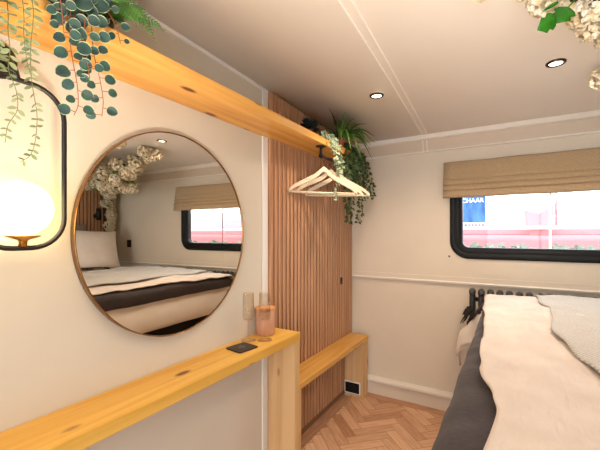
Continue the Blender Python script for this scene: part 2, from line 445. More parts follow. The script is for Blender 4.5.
# herringbone lattice in a frame turned by 45 degrees
c45, s45 = cos(pi / 4), sin(pi / 4)
def T(x, y): return (x * c45 - y * s45 + .30, x * s45 + y * c45 + .1)
R_ = PL / PW
for i in range(-60, 61):
    for k in range(-14, 15):
        # horizontal plank and vertical plank of the step i, column k
        ox = i * PW + k * 2 * PL * .5 * 2 * .5; oy = i * PW - k * PL
        for hor in (True, False):
            if hor: x0, y0, w, h = ox, oy, PL, PW
            else: x0, y0, w, h = ox + PL, oy + PW - PL, PW, PL
            x0 += g; y0 += g; w -= 2 * g; h -= 2 * g
            q = [(x0, y0), (x0 + w, y0), (x0 + w, y0 + h), (x0, y0 + h)]
            uvs = [(0, 0), (w, 0), (w, h), (0, h)] if hor else [(0, 0), (0, w), (h, w), (h, 0)]
            P = [(*T(*a), *u_) for a, u_ in zip(q, uvs)]
            cx_, cy_ = P[0][0], P[0][1]
            if -.5 < cx_ < XR + .5 and YF - .5 < cy_ < D + .5: plank_poly(P, PL)
def strip(x0, x1, y0, y1, tn, along):
    f = bm.faces.new([bm.verts.new(p) for p in ((x0, y0, 0), (x1, y0, 0), (x1, y1, 0), (x0, y1, 0))]); f[tone] = tn
    for lp in f.loops:
        q = lp.vert.co; lp[uvl].uv = (q.y, q.x) if along == 'y' else (q.x, q.y)
strip(0, BX - .002, YF, D, .30, 'y'); strip(BX, XR, BY + .002, D, .16, 'x')
f = bm.faces.new([bm.verts.new(p) for p in ((-.05, YF - .1, -.002), (XR, YF - .1, -.002), (XR, D + .03, -.002), (-.05, D + .03, -.002))]); f.material_index = 1
b.box(-.05, XR, YF - .1, D + .03, -.05, -.003, 1)
for f in bm.faces:
    if f.normal.z < 0 and f.calc_center_median().z > -.0025: f.normal_flip()
struct(b.build('floor', ['plank', 'joint']))

# ------------------------------------------------------------------ slatted panels
def slat_panel(name, label, x, y0, y1, z0, ztop, side, pitch=.0395, w=.026, gaps=()):
    e = empty(name, (x, (y0 + y1) / 2, z0), label, 'wall panel')
    b = MB(); b.box(min(x, x + .006 * side), max(x, x + .006 * side), y0, y1, z0, ztop(y1) - .002); b.build('backing', 'felt', e)
    b = MB(); n = int((y1 - y0) / pitch)
    for i in range(n + 1):
        a = y0 + i * pitch
        if a + w > y1: break
        b.box(min(x + .006 * side, x + .022 * side), max(x + .006 * side, x + .022 * side), a, a + w, z0, ztop(a) - .003)
    b.build('slat', 'slat', e, bevel=.0015)
    return e
slat_panel('slatted_wall_panel', 'walnut slatted panel covering the wall behind bench and clothes rail', 0, 1.479, D - .002, .04, ceil_z, 1)
slat_panel('slatted_wall_panel', 'walnut slatted panel behind the pillows, seen in the round mirror', XR, .3, 2.50, .0, ceil_z, -1)
# dark skirting under the slats
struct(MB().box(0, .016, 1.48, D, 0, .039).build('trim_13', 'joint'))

# ------------------------------------------------------------------ console desk, bench, top shelf
DZ = .72
e = empty('console_desk', (.09, .45, 0), 'long narrow pine console desk under the round mirror', 'desk')
MB().box(0.001, .185, -.55, 1.515, DZ - .042, DZ).build('desktop', 'pine', e, bevel=.003)
MB().box(0.013, .180, 1.470, 1.514, 0.0, DZ - .043).build('leg', 'pine_v', e, bevel=.003)
MB().box(0.013, .180, -.549, -.505, 0.0, DZ - .043).build('leg', 'pine_v', e, bevel=.003)
BZ = .445
e = empty('bench', (.09, 2.0, 0), 'low pine bench against the slatted wall beyond the desk', 'bench')
MB().box(.0235, .172, 1.518, 2.535, BZ - .032, BZ).build('seat', 'pine_b', e, bevel=.004)
MB().box(.0235, .168, 1.519, 1.552, 0.0, BZ - .033).build('leg', 'pine_v', e, bevel=.003)
lg = MB().box(.0235, .167, 2.425, 2.533, 0.0, BZ - .033).build('leg', 'pine_v', e, bevel=.003)
e = empty('floor_socket', (.08, 2.415, .025), 'black vent plate in white surround low on the bench end', 'vent')
MB().box(.026, .152, 2.417, 2.4245, .028, .118).build('surround', 'white', e, bevel=.002)
b = MB().box(.034, .144, 2.413, 2.4165, .036, .110); b.build('plate', 'blackplastic', e, bevel=.001)
b = MB()
for i in range(6): b.box(.040, .138, 2.4115, 2.413, .042 + i * .011, .047 + i * .011)
b.build('louvre', 'black', e)
e.name = 'wall_vent'
e = empty('high_shelf', (.1, .9, 1.72), 'long pine shelf running high along the wall above the mirror', 'shelf')
MB().box(.0005, .20, -1.2, 2.24, 1.722, 1.762).build('board', 'pine_s', e, bevel=.003)

# ------------------------------------------------------------------ round mirror
mc = Vector((.004, .893, 1.218)); R0 = .378
e = empty('round_mirror', mc, 'large round wall mirror with thin brass rim above the desk', 'mirror'); e.rotation_euler = (0, 0, radians(1.35))
def at_child(o, par):  # local coordinates
    o.parent = par; o.matrix_parent_inverse = Matrix.Identity(4); return o
b = MB().lathe([(R0 - .003, .001), (R0 - .003, .018), (0.0001, .018)], 128, axis='x'); at_child(b.build('mirror_glass', 'mirror'), e)
for f in bpy.data.objects['mirror_glass'].data.polygons: f.use_smooth = False
b = MB().lathe([(R0 - .0035, .0), (R0 - .0035, .0215), (R0 - .001, .0220), (R0 + .0005, .020), (R0 + .0005, .0)], 128, axis='x', closed=True); at_child(b.build('mirror_frame', 'bronze'), e)

# ------------------------------------------------------------------ wall lamp: black loop with globe
e = empty('wall_lamp', (0, .372, 1.4), 'black loop wall lamp with glowing opal globe', 'lamp')
loop = [(.08, y, z) for y, z in rrect(.280, .468, 1.184, 1.592, .075, 8)]
MB().tube(loop, .0062, 10, closed=True).build('loop', 'black', e)
b = MB().lathe([(.0001, 0), (.040, 0), (.043, .004), (.043, .018), (.036, .026), (.0001, .028)], 32, (0, .345, 1.655), 'x'); b.build('wall_plate', 'black', e)
b = MB().tube([(.02, .347, 1.652), (.06, .352, 1.645), (.079, .360, 1.612), (.08, .364, 1.592)], .008, 10); b.build('arm', 'black', e)
b = MB().lathe([(.0001, .0), (.009, 0), (.009, .012), (.012, .016), (.035, .024), (.037, .027), (.0001, .027)], 32, (.08, .376, 1.188)); b.build('lamp_cup', 'brass', e)
b = MB(); gl = [(.0001 + .066 * sin(pi * i / 24), -.066 * cos(pi * i / 24)) for i in range(25)]
b.lathe(gl, 40, (.08, .372, 1.281)); b.build('lamp_globe', 'globe', e)

# ------------------------------------------------------------------ things on the desk
def flute(x, y, label):
    e = empty('champagne_flute', (x, y, DZ), label, 'glass', 'champagne flutes on the desk')
    b = MB().lathe([(.0001, 0), (.034, 0), (.034, .0018), (.012, .004), (.0032, .012), (.0030, .088)], 32, (0, 0, .0004)); at_child(b.build('glass_foot', 'glass'), e)
    b = MB().lathe([(.0030, .088), (.006, .092), (.021, .098), (.0255, .106), (.0265, .125), (.0255, .222), (.0245, .222), (.0255, .125), (.0243, .108), (.020, .1005), (.0001, .096)], 32, (0, 0, .0004)); at_child(b.build('glass_bowl', 'glass'), e)
    return e
flute(.050, 1.266, 'clear champagne flute on the desk, the one beside the mirror edge')
flute(.112, 1.310, 'clear champagne flute standing before the pink candle jar')
e = empty('candle_jar', (.054, 1.392, DZ), 'pink candle jar with pale wooden lid on the desk end', 'candle')
b = MB().lathe([(.0001, 0), (.044, 0), (.047, .004), (.047, .118), (.044, .121), (.0001, .121)], 40); at_child(b.build('candle_glass', 'candle_glass'), e)
b = MB().lathe([(.0001, .1215), (.048, .1215), (.049, .1235), (.049, .1335), (.0475, .1355), (.0001, .1355)], 40); at_child(b.build('candle_lid', 'candle_lid'), e)
e = empty('coaster', (.098, 1.166, DZ), 'dark square coaster lying on the pine desk', 'coaster'); e.rotation_euler = (0, 0, radians(-8))
b = MB().prism(rrect(-.049, .049, -.054, .054, .010, 5), .0004, .0055, 'z'); at_child(b.build('slab', 'coaster', bevel=.0012), e)
b = MB(); b.face([(-.004, -.02, .0058), (.004, -.02, .0058), (.004, .02, .0058), (-.004, .02, .0058)]); b.face([(-.016, -.012, .0058), (-.009, -.012, .0058), (-.009, .012, .0058), (-.016, .012, .0058)])
b.face([(.010, -.008, .0058), (.015, -.008, .0058), (.015, .008, .0058), (.010, .008, .0058)]); at_child(b.build('emblem', 'coaster_mark'), e)

# ------------------------------------------------------------------ switches
e = empty('wall_switch', (.024, 2.365, .855), 'small black switch on the edge of the slatted wall', 'switch')
MB().box(.0225, .029, 2.350, 2.378, .845, .895).build('plate', 'blackplastic', e, bevel=.002)
MB().box(.029, .032, 2.358, 2.370, .860, .882).build('rocker', 'black', e, bevel=.001)
e = empty('wall_socket', (2.70, D, 1.07), 'black socket plate on the wall beyond the bed', 'socket')
MB().box(2.665, 2.735, D - .008, D - .0005, 1.06, 1.145).build('plate', 'blackplastic', e, bevel=.002)
MB().box(2.685, 2.715, D - .010, D - .008, 1.08, 1.125).build('rocker', 'black', e, bevel=.001)
e = empty('reading_light', (XR - .022, 2.32, 1.4), 'black tube reading light on the slats above the pillow', 'lamp')
MB().lathe([(.0001, 0), (.028, 0), (.028, -.012), (.0001, -.012)], 24, (XR - .0225, 2.32, 1.42), 'x').build('wall_plate', 'black', e)
MB().tube([(XR - .03, 2.32, 1.42), (XR - .07, 2.32, 1.43)], .007, 8).build('arm', 'black', e)
MB().lathe([(.0001, 0), (.026, 0), (.026, .13), (.022, .135), (.0001, .135)], 24, (XR - .085, 2.32, 1.37)).build('lamp_shade', 'black', e)

# ------------------------------------------------------------------ roman blind
e = empty('roman_blind', (1.45, D, 1.45), 'beige linen roman blind drawn up above the window', 'blind')
BX0, BX1 = .706, 1.89
def sheet_x(pts, name, th=.003):
    b = MB(); prev = None
    for (y, z) in pts:
        r = [b.bm.verts.new((BX0 + (BX1 - BX0) * i / 24, y + .0015 * sin(i * 1.3 + z * 30), z + .0012 * sin(i * .9))) for i in range(25)]
        if prev:
            for i in range(24): f = b.bm.faces.new((prev[i], prev[i + 1], r[i + 1], r[i])); f.smooth = True
        prev = r
    return b.build(name, 'linen_blind', e, solid=th)
sheet_x([(D - .002, 1.700), (D - .030, 1.702), (D - .034, 1.695), (D - .036, 1.65), (D - .042, 1.61), (D - .050, 1.590), (D - .049, 1.582), (D - .036, 1.584)], 'blind_panel')
sheet_x([(D - .030, 1.600), (D - .038, 1.590), (D - .048, 1.572), (D - .060, 1.555), (D - .060, 1.547), (D - .044, 1.549)], 'fold')
sheet_x([(D - .034, 1.562), (D - .044, 1.552), (D - .056, 1.536), (D - .070, 1.519), (D - .070, 1.511), (D - .050, 1.513)], 'fold')
sheet_x([(D - .038, 1.528), (D - .050, 1.517), (D - .062, 1.500), (D - .068, 1.475), (D - .064, 1.462), (D - .050, 1.462), (D - .044, 1.47)], 'fold')
MB().box(BX0 + .01, BX1 - .01, D - .028, D - .002, 1.66, 1.698).build('headrail', 'white', e)

# ------------------------------------------------------------------ column radiator
e = empty('column_radiator', (1.5, 2.49, 0), 'anthracite column radiator under the window behind the bed', 'radiator')
def col_mesh():
    b = MB()
    for yo in (-.024, .024):
        pts = [(0, yo * .35, .10), (0, yo, .125)] + [(0, yo, .125 + .66 * i / 4) for i in range(1, 4)] + [(0, yo, .80), (0, yo * .7, .832), (0, yo * .2, .843)]
        b.tube(pts, [.014, .0165, .0165, .0165, .0165, .0165, .0165, .013], 10)
    b.tube([(0, -.03, .822), (0, -.018, .842), (0, 0, .849), (0, .018, .842), (0, .03, .822)], [.013, .0195, .021, .0195, .013], 12)
    b.tube([(0, -.026, .115), (0, 0, .105), (0, .026, .115)], [.012, .018, .012], 10)
    return b
c0 = col_mesh().build('radiator_column', 'rad', None)
for i in range(26):
    c = c0 if i == 0 else c0.copy()
    if i: COL.objects.link(c)
    c.parent = e; c.location = (.888 + i * .051 - 1.5, 0, 0)
    c.matrix_parent_inverse = Matrix.Identity(4)
for z in (.145, .80):
    MB().tube([(.88, 2.49, z), (2.18, 2.49, z)], .014, 10).build('header_pipe', 'rad', e)
MB().tube([(.90, 2.49, .145), (.84, 2.49, .14), (.835, 2.49, .09), (.835, 2.49, 0)], .008, 8).build('supply_pipe', 'rad', e)

# ------------------------------------------------------------------ bed
EX, EY0, EY1, ZT = .994, .60, 2.335, .825
def puff(x, y):
    return .014 * noise.noise(Vector((x * 3.1, y * 3.1, 1.7))) + .006 * noise.noise(Vector((x * 9, y * 9, 4.1)))
def fold1(d, r):
    """d = distance inside the edge (negative past it); gives (offset from edge, drop)"""
    if d >= r: return d, 0.0
    s = r - d
    if s < r * pi / 2:
        th = s / r; return r - r * sin(th), r * (1 - cos(th))
    return 0.0, r + (s - r * pi / 2)
def drape(name, amin, amax, bmin, bmax, lift, r, nx, ny, wrinkle, material, th, parent=None, edge=None, edge2=None, flare=.25, wf=(6, 14), bulge=.04, seed=0.0, wo=.5):
    b = MB(); rows = []
    for j in range(ny + 1):
        t = j / ny; bb = bmin + (bmax - bmin) * t
        row = []
        a0 = edge(bb) if edge else amin; a1 = edge2(bb) if edge2 else amax
        for i in range(nx + 1):
            a = a0 + (a1 - a0) * i / nx
            ox, dx_ = fold1(a - (EX - lift), r)
            x = EX - lift + ox
            if bb < (EY0 + EY1) / 2: oy, dy_ = fold1(bb - (EY0 - lift), r); y = EY0 - lift + oy
            else: oy, dy_ = fold1((EY1 + lift) - bb, r); y = EY1 + lift - oy
            n1 = noise.noise(Vector((a * wf[0] + seed, bb * wf[1] + seed, seed))); n2 = noise.noise(Vector((a * 22 + seed, bb * 17, 3 + seed)))
            wv = wrinkle * (n1 + .35 * n2 + .8)
            z = ZT + lift + puff(x, y) * max(0, 1 - 4 * (dx_ + dy_)) - dx_ - dy_ + (wv if dx_ + dy_ < r else 0)
            if dx_ > 0: x -= bulge * sin(min(1, max(0, dx_ - .09) / .22) * pi) + (wv * wo if dx_ > r * .5 else 0) + min(.16, flare * min(dx_, dy_))
            if dy_ > 0:
                sg = -1 if bb < (EY0 + EY1) / 2 else 1
                y += sg * ((wv * 1.2 if dy_ > r * .5 else 0) + .5 * flare * min(dx_, dy_))
            row.append(b.bm.verts.new((x, y, z)))
        rows.append(row)
    for j in range(ny):
        for i in range(nx):
            f = b.bm.faces.new((rows[j][i], rows[j][i + 1], rows[j + 1][i + 1], rows[j + 1][i])); f.smooth = True
    return b.build(name, material, parent, solid=th)

e = empty('bed', (2.0, 1.47, 0), 'high double bed with dark base along the window wall', 'bed')
MB().box(EX + .07, XR - .03, EY0 + .05, EY1 - .05, .0, .56).build('bed_base', 'bedbase', e, bevel=.02, seg=3)
MB().box(EX + .035, XR - .03, EY0 + .03, EY1 - .03, .561, ZT - .03).build('mattress', 'duvet', e, bevel=.05, seg=5, smooth=True)
dv = drape('duvet', EX - .235, 2.88, EY0 - .20, EY1 + .20, 0.0, .05, 80, 90, .010, 'duvet', .012, flare=1.5, bulge=.03, wf=(4, 7))
tag(dv, 'white duvet under the throws, its edge hanging over the bed foot', 'duvet')
ct = drape('charcoal_throw', EX - .085, 1.36, EY0 - .12, EY1 + .13, .020, .045, 36, 110, .009, 'charcoal', .005, seed=2.0, wf=(5, 10), bulge=.0, flare=1.3, wo=.2)
tag(ct, 'dark charcoal throw folded along the foot edge of the bed', 'throw')
def interp(T_, b_):
    if b_ <= T_[0][0]: return T_[0][1]
    for (p, q), (p2, q2) in zip(T_[:-1], T_[1:]):
        if b_ <= p2:
            t = (b_ - p) / (p2 - p); t = t * t * (3 - 2 * t); return q + (q2 - q) * t
    return T_[-1][1]
def le(bb): return interp(((.6, 1.06), (.8, 1.074), (.86, 1.068), (1.02, 1.029), (1.2, 1.020), (1.46, 1.012), (2.1, .975), (2.4, .955)), bb) + .003 * sin(bb * 19)
lt = drape('linen_throw', 0, 1.75, EY0 - .10, EY1 + .07, .034, .045, 80, 140, .012, 'linen', .005, edge=le, seed=5.0, wf=(10, 3))
tag(lt, 'cream linen throw spread across the bed between charcoal and grey blankets', 'throw')
def ke(bb): return interp(((.6, 1.35), (1.08, 1.285), (1.26, 1.254), (1.5, 1.226), (1.89, 1.250), (2.19, 1.22), (2.4, 1.21)), bb) + .003 * sin(bb * 23)
kb = drape('knitted_blanket', 0, 2.15, EY0 - .1, EY1 + .03, .050, .045, 60, 120, .010, 'knit', .007, edge=ke, seed=9.0, wf=(7, 6))
tag(kb, 'pale grey ribbed knit blanket laid on top of the linen throw', 'blanket')
# black fringe where the charcoal throw's end hangs at the far corner
b = MB()
for i in range(34):
    t = i / 33; x = EX - .06 + t * .20; y = EY1 + .035 + .01 * random.random(); z0 = ZT - .10 + .05 * random.random()
    if t < .99: x = EX - .13 + .05 * random.random(); y = EY1 - .06 + t * .2
    ang = random.uniform(-.5, .5); L = random.uniform(.035, .06)
    b.tube([(x, y, z0), (x - .3 * L * cos(ang), y + .2 * L * sin(ang), z0 - .6 * L), (x - .5 * L, y + .3 * L * sin(ang), z0 - L)], [.0045, .004, .002], 5)
b.build('fringe', 'fringe', None)
fr = bpy.data.objects['fringe']; fr.parent = ct; fr['label'] = 'black frayed fringe of the throw'; fr['kind'] = 'stuff'

def pillow(name, label, loc, rot, W, H, T_, material):
    b = MB(); n = 26; top = []; bot = []
    for sgn, store in ((1, top), (-1, bot)):
        for j in range(n + 1):
            row = []
            for i in range(n + 1):
                u = -1 + 2 * i / n; v = -1 + 2 * j / n
                prof = max(0, (1 - abs(u) ** 2.6)) ** .55 * max(0, (1 - abs(v) ** 2.6)) ** .55
                px = u * W / 2 * (1 - .07 * (1 - abs(v)) * 0 - .06 * (1 - v * v) * abs(u) ** 3); py = v * H / 2 * (1 - .08 * (1 - u * u) * abs(v) ** 3)
                row.append(b.bm.verts.new((px, py, sgn * (T_ / 2 * prof + .003) + .010 * noise.noise(Vector((u * 3 + loc[0], v * 3, sgn))) * prof + .004 * noise.noise(Vector((u * 9, v * 7, sgn * 2 + loc[1]))) * prof)))
            store.append(row)
    for st, fl in ((top, 0), (bot, 1)):
        for j in range(n):
            for i in range(n):
                q = [st[j][i], st[j][i + 1], st[j + 1][i + 1], st[j + 1][i]]
                f = b.bm.faces.new(q[::-1] if fl else q); f.smooth = True
    for i in range(n):
        for (A, B_) in ((top[0], bot[0]), (bot[n], top[n])): b.bm.faces.new((A[i + 1], A[i], B_[i], B_[i + 1]))
        b.bm.faces.new((top[i][0], top[i + 1][0], bot[i + 1][0], bot[i][0])); b.bm.faces.new((top[i + 1][n], top[i][n], bot[i][n], bot[i + 1][n]))
    o = b.build(name, material); o.location = loc; o.rotation_euler = rot
    return tag(o, label, 'pillow', 'pillows at the bed head')
# upright, leaning on the slats: local z -> -x, local y -> z, local x -> y
def lean(a, tw=0): return (Matrix.Rotation(radians(tw), 4, 'X') @ Matrix.Rotation(radians(a), 4, 'Y') @ Matrix(((0, 0, -1, 0), (1, 0, 0, 0), (0, -1, 0, 0), (0, 0, 0, 1))).inverted().transposed()).to_euler()
Rb = Matrix(((0, 0, -1, 0), (-1, 0, 0, 0), (0, 1, 0, 0), (0, 0, 0, 1)))
def prot(a, tw): return (Matrix.Rotation(radians(tw), 4, 'X') @ Matrix.Rotation(radians(a), 4, 'Y') @ Rb).to_euler()
pillow('pillow', 'plump white pillow leaning at the bed head, seen in the mirror', (2.62, 2.06, 1.06), prot(17, -3), .66, .42, .17, 'pillow')
pillow('pillow', 'grey pillow behind the white pillow against the slats', (2.80, 1.84, 1.09), prot(10, 2), .66, .44, .11, 'pillow_grey')
e_ = bpy.data.objects

# ------------------------------------------------------------------ clothes rail and hangers
e = empty('clothes_rail', (.170, 2.0, 1.66), 'black pipe clothes rail fixed under the shelf', 'clothes rail')
RZ = 1.664
for y in (1.765, 2.18):
    MB().lathe([(.0001, 0), (.030, 0), (.030, -.006), (.012, -.009), (.0001, -.009)], 24, (.170, y, 1.7215)).build('flange', 'black', e)
    MB().tube([(.170, y, 1.718), (.170, y, 1.665)], .0085, 10).build('post', 'black', e)
    MB().tube([(.170, y - .006, RZ), (.170, y + .022, RZ)], .0125, 12).build('collar', 'black', e)
MB().tube([(.170, 1.755, RZ), (.170, 2.20, RZ)], .0085, 12).build('rail', 'black', e)
def hanger_mesh(e):
    b = MB()
    N = 28; top = []; bot = []
    hw = .212
    for i in range(N + 1):
        u = -1 + 2 * i / N; a = abs(u)
        z = -.012 - .104 * (a ** 1.08) - .012 * max(0, a - .85) / .15
        z += .020 * exp(-(u / .16) ** 2)
        wd = .012 + .006 * (1 - a)
        top.append((u * hw, z + wd * .5 + .004)); bot.append((u * hw, z - wd * .9 - .002))
    for k in range(N):
        q = [top[k], top[k + 1], bot[k + 1], bot[k]]
        for y in (-.006, .006):
            pts = [(p[0], y, p[1]) for p in q]; f = b.face(pts if y < 0 else pts[::-1], smooth=False)
        for A, B_ in ((top[k], top[k + 1]), (bot[k + 1], bot[k])):
            b.face([(A[0], -.006, A[1]), (A[0], .006, A[1]), (B_[0], .006, B_[1]), (B_[0], -.006, B_[1])], smooth=False)
    for P, Q in ((top[0], bot[0]), (bot[N], top[N])):
        b.face([(P[0], -.006, P[1]), (Q[0], -.006, Q[1]), (Q[0], .006, Q[1]), (P[0], .006, P[1])], smooth=False)
    at_child(b.build('shoulder_bar', 'hanger', weld=True, bevel=.002), e)
    b = MB().tube([(-.200, 0, -.131), (0, 0, -.133), (.200, 0, -.131)], .0058, 10); at_child(b.build('trouser_bar', 'hanger'), e)
    pts = [(0, 0, .0), (0, 0, .038), (-.002, 0, .046)]
    for i in range(11):
        a = radians(-70 + 24 * i); pts.append((.0 + .0175 * cos(a) - .002, 0, .068 + .0175 * sin(a)))
    b = MB().tube(pts, .0019, 8); at_child(b.build('hook', 'bronzehook'), e)
    return e
HZ = 1.664 + .0085 + .002 - (.068 + .0175)
names = ('front wooden hanger, nearest the rail bracket, on the clothes rail', 'second wooden hanger on the clothes rail, just behind the front one', 'last wooden hanger on the clothes rail, beside the trailing ivy')
for i, (y, rz, tz) in enumerate(((1.800, 48, 0), (1.89, 44, 1.5), (1.985, 43, -1.0))):
    if i == 0:
        h0 = empty('coat_hanger', (0, 0, 0), '', 'hanger', 'wooden hangers on the rail'); hanger_mesh(h0); h = h0
    else: h = copy_tree(h0)
    h.location = (.170, y, HZ); h.rotation_euler = (0, radians(tz), radians(rz)); h['label'] = names[i]

# ------------------------------------------------------------------ downlights
def downlight(x, y, label, power):
    z = ceil_z(y)
    e = empty('downlight', (x, y, z), label, 'light', 'recessed ceiling downlights')
    e.rotation_euler = (radians(-.0135 * 2 * y * 57.3) * 0, 0, 0)
    at_child(MB().lathe([(.024, -.001), (.026, -.006), (.036, -.005), (.038, 0.0), (.038, .01), (.024, .01)], 40, closed=True).build('bezel', 'steelring'), e)
    at_child(MB().lathe([(.0001, -.0025), (.0245, -.0025), (.0245, .006), (.0001, .006)], 32).build('lens', 'lens'), e)
    L = bpy.data.lights.new('spot_light', 'SPOT'); L.energy = power; L.color = (1.0, .79, .60); L.spot_size = radians(150); L.spot_blend = 1.0; L.shadow_soft_size = .03
    o = bpy.data.objects.new('spot_light', L); COL.objects.link(o); o.parent = e; o.location = (0, 0, -.015)
PW_ = 24
downlight(.487, 1.80, 'small ceiling downlight above the hangers', PW_)
downlight(1.265, 1.85, 'small ceiling downlight between window and flowers', PW_)
downlight(.487, .25, 'ceiling downlight above the desk end', PW_ * .1)
downlight(1.5, -.25, 'ceiling downlight above the standing space', PW_ * .2)
downlight(2.35, .9, 'ceiling downlight above the pillows', PW_ * .4)

# globe lamp also as a light source of the same size
L = bpy.data.lights.new('globe_light', 'POINT'); L.energy = 1.3; L.color = (1.0, .70, .34); L.shadow_soft_size = .06
o = bpy.data.objects.new('globe_light', L); COL.objects.link(o); o.location = (.165, .372, 1.285)
# added upward fill spot beside the camera to brighten the ceiling, no lamp body
L = bpy.data.lights.new('ceiling_fill', 'SPOT'); L.energy = 47; L.color = (1.0, .88, .74); L.spot_size = radians(152); L.spot_blend = .8; L.shadow_soft_size = .10
o = bpy.data.objects.new('ceiling_fill', L); COL.objects.link(o); o.location = (.85, .32, .93); o.rotation_euler = (radians(180), 0, 0)
# added daylight-coloured fill panel outside the unseen doorway behind the camera
def area(name, loc, rot, sx, sy, p, col):
    L = bpy.data.lights.new(name, 'AREA'); L.shape = 'RECTANGLE'; L.size = sx; L.size_y = sy; L.energy = p; L.color = col
    o = bpy.data.objects.new(name, L); COL.objects.link(o); o.location = loc; o.rotation_euler = rot; return o
area('door_fill', (1.5, YF - .15, 1.1), (radians(90), 0, 0), 1.5, 1.6, 10, (.86, .92, 1.0))

# ------------------------------------------------------------------ plants
def vine(parent, pts, leafm, stemm, spacing, size, shape='oval', rim=False, spread=1.0, out=(1, -.4, 0), stemr=.0011, jit=.5, hang=.5, petiole=.0, taper=.6, name='vine', asp=.6, face=None):
    P = cat_rom(pts, 8); b = MB(); b.tube(P, [stemr * (1 - .4 * i / len(P)) for i in range(len(P))], 5, mi=1)
    acc = 0; side = 1; tot = sum((P[i + 1] - P[i]).length for i in range(len(P) - 1)); run = 0
    outv = Vector(out).normalized(); k = 0
    for i in range(len(P) - 1):
        seg = P[i + 1] - P[i]; acc += seg.length; run += seg.length
        while acc > spacing:
            acc -= spacing * random.uniform(.8, 1.25); t = seg.normalized(); k += 1
            s = t.cross(outv)
            if s.length < .1: s = Vector((0, 1, 0))
            s.normalize()
            sz = size * (1 - (1 - taper) * run / tot) * random.uniform(.75, 1.2)
            for sd in ((1, -1) if spread > 1 else ((1,) if k % 2 else (-1,))):
                d = s * sd + outv * random.uniform(-jit, jit) + t * random.uniform(0, hang)
                d.normalize(); p = P[i] + t * random.uniform(0, .004)
                if petiole:
                    q = p + d * petiole * random.uniform(.6, 1.2); b.tube([p, q], stemr * .6, 4, mi=1); p = q
                nrm = outv + Vector((random.uniform(-.6, .6), random.uniform(-.6, .6), random.uniform(-.2, .8))) if face is None else Vector(face) + Vector([random.uniform(-.3, .3) for _ in range(3)])
                b.leaf(p, d + t * .2, nrm, sz, sz * asp * 1.0, shape, 0, rim=2 if rim else None, cup=random.uniform(.05, .3), bend=random.uniform(0, .2))
    ms = [leafm, stemm] + (['leaf_rim'] if rim else [])
    o = b.build(name, ms); o.parent = parent; o.matrix_parent_inverse = Matrix.Translation(-Vector(parent.location)); return o
def pot(parent, c, r, h, m='potdark', soil=True):
    b = MB().lathe([(.0001, 0), (r * .75, 0), (r * .82, h * .1), (r, h * .92), (r * 1.04, h * .93), (r * 1.04, h), (r * .94, h), (r * .9, h * .86), (.0001, h * .86)], 28, c)
    o = b.build('plant_pot', m, parent)
    MB().lathe([(.0001, h * .87), (r * .9, h * .87)], 20, c).build('soil', 'soil', o)
    return o
ST = 1.762
# eucalyptus strings nearest the camera
e = empty('trailing_eucalyptus', (.12, .30, ST), 'pale green trailing eucalyptus hanging over the black wall lamp', 'plant')
pot(e, (.11, .30, ST), .05, .09)
top = (.12, .30, ST + .085)
for pts in ([top, (.21, .29, ST + .06), (.245, .290, 1.67), (.25, .289, 1.622), (.25, .292, 1.584), (.25, .290, 1.544), (.25, .302, 1.508), (.25, .304, 1.469), (.25, .289, 1.434), (.25, .284, 1.398)],
            [top, (.21, .312, ST + .06), (.25, .314, 1.68), (.25, .315, 1.625), (.25, .320, 1.576), (.25, .327, 1.548)],
            [top, (.2, .33, ST + .06), (.247, .331, 1.70), (.25, .331, 1.664), (.25, .327, 1.61), (.25, .327, 1.559), (.25, .331, 1.518), (.25, .338, 1.469), (.25, .335, 1.415), (.25, .326, 1.382), (.25, .309, 1.365)],
            [top, (.2, .28, ST + .06), (.245, .276, 1.70), (.25, .274, 1.63), (.25, .27, 1.57), (.25, .275, 1.53)]):
    vine(e, pts, 'leaf_euc', 'stem_green', .0155, .023, 'oval', spread=2, jit=1.1, hang=.5, taper=.62, asp=.5)
# dark round-leaved plant
e = empty('round_leaf_plant', (.11, .45, ST), 'trailing plant of blue-green round leaves with pale rims on the shelf', 'plant')
pot(e, (.105, .455, ST), .055, .085)
top = (.12, .45, ST + .085)
for pts, sz in (([top, (.19, .41, ST + .06), (.235, .409, 1.75), (.24, .407, 1.70), (.24, .407, 1.66), (.24, .412, 1.619), (.24, .422, 1.566), (.24, .424, 1.519), (.24, .415, 1.492)], .040),
                ([top, (.19, .45, ST + .06), (.235, .452, 1.76), (.24, .455, 1.708), (.24, .460, 1.651), (.24, .474, 1.597), (.24, .482, 1.549), (.24, .479, 1.508)], .040),
                ([top, (.19, .43, ST + .06), (.245, .432, 1.74), (.25, .434, 1.68), (.25, .44, 1.62), (.25, .445, 1.585)], .042),
                ([top, (.19, .39, ST + .06), (.24, .385, 1.75), (.245, .388, 1.71), (.245, .392, 1.665)], .038),
                ([top, (.18, .49, ST + .07), (.23, .505, 1.774), (.235, .52, 1.745), (.235, .53, 1.712)], .030)):
    vine(e, pts, 'leaf_dark', 'stem_red', .0165, sz * 1.04, 'round', rim=True, spread=1, jit=.35, hang=.25, petiole=.012, taper=.5, stemr=.0014, asp=1.02, face=(.8, -.5, -.25))
b = MB()
for i in range(26):
    a = random.uniform(0, 2 * pi); el = random.uniform(.1, 1.2); d = Vector((cos(a) * cos(el), sin(a) * cos(el), sin(el)))
    p0 = Vector(top) + Vector((0, 0, -.01)); q = p0 + d * random.uniform(.03, .075)
    b.tube([p0, q], .0012, 4, mi=1); b.leaf(q, d + Vector((.3, 0, -.4)), d + ZV, random.uniform(.03, .042), .036, 'round', 0, rim=2)
o = b.build('leaf_crown', ['leaf_dark', 'stem_red', 'leaf_rim']); o.parent = e; o.matrix_parent_inverse = Matrix.Translation(-Vector(e.location))
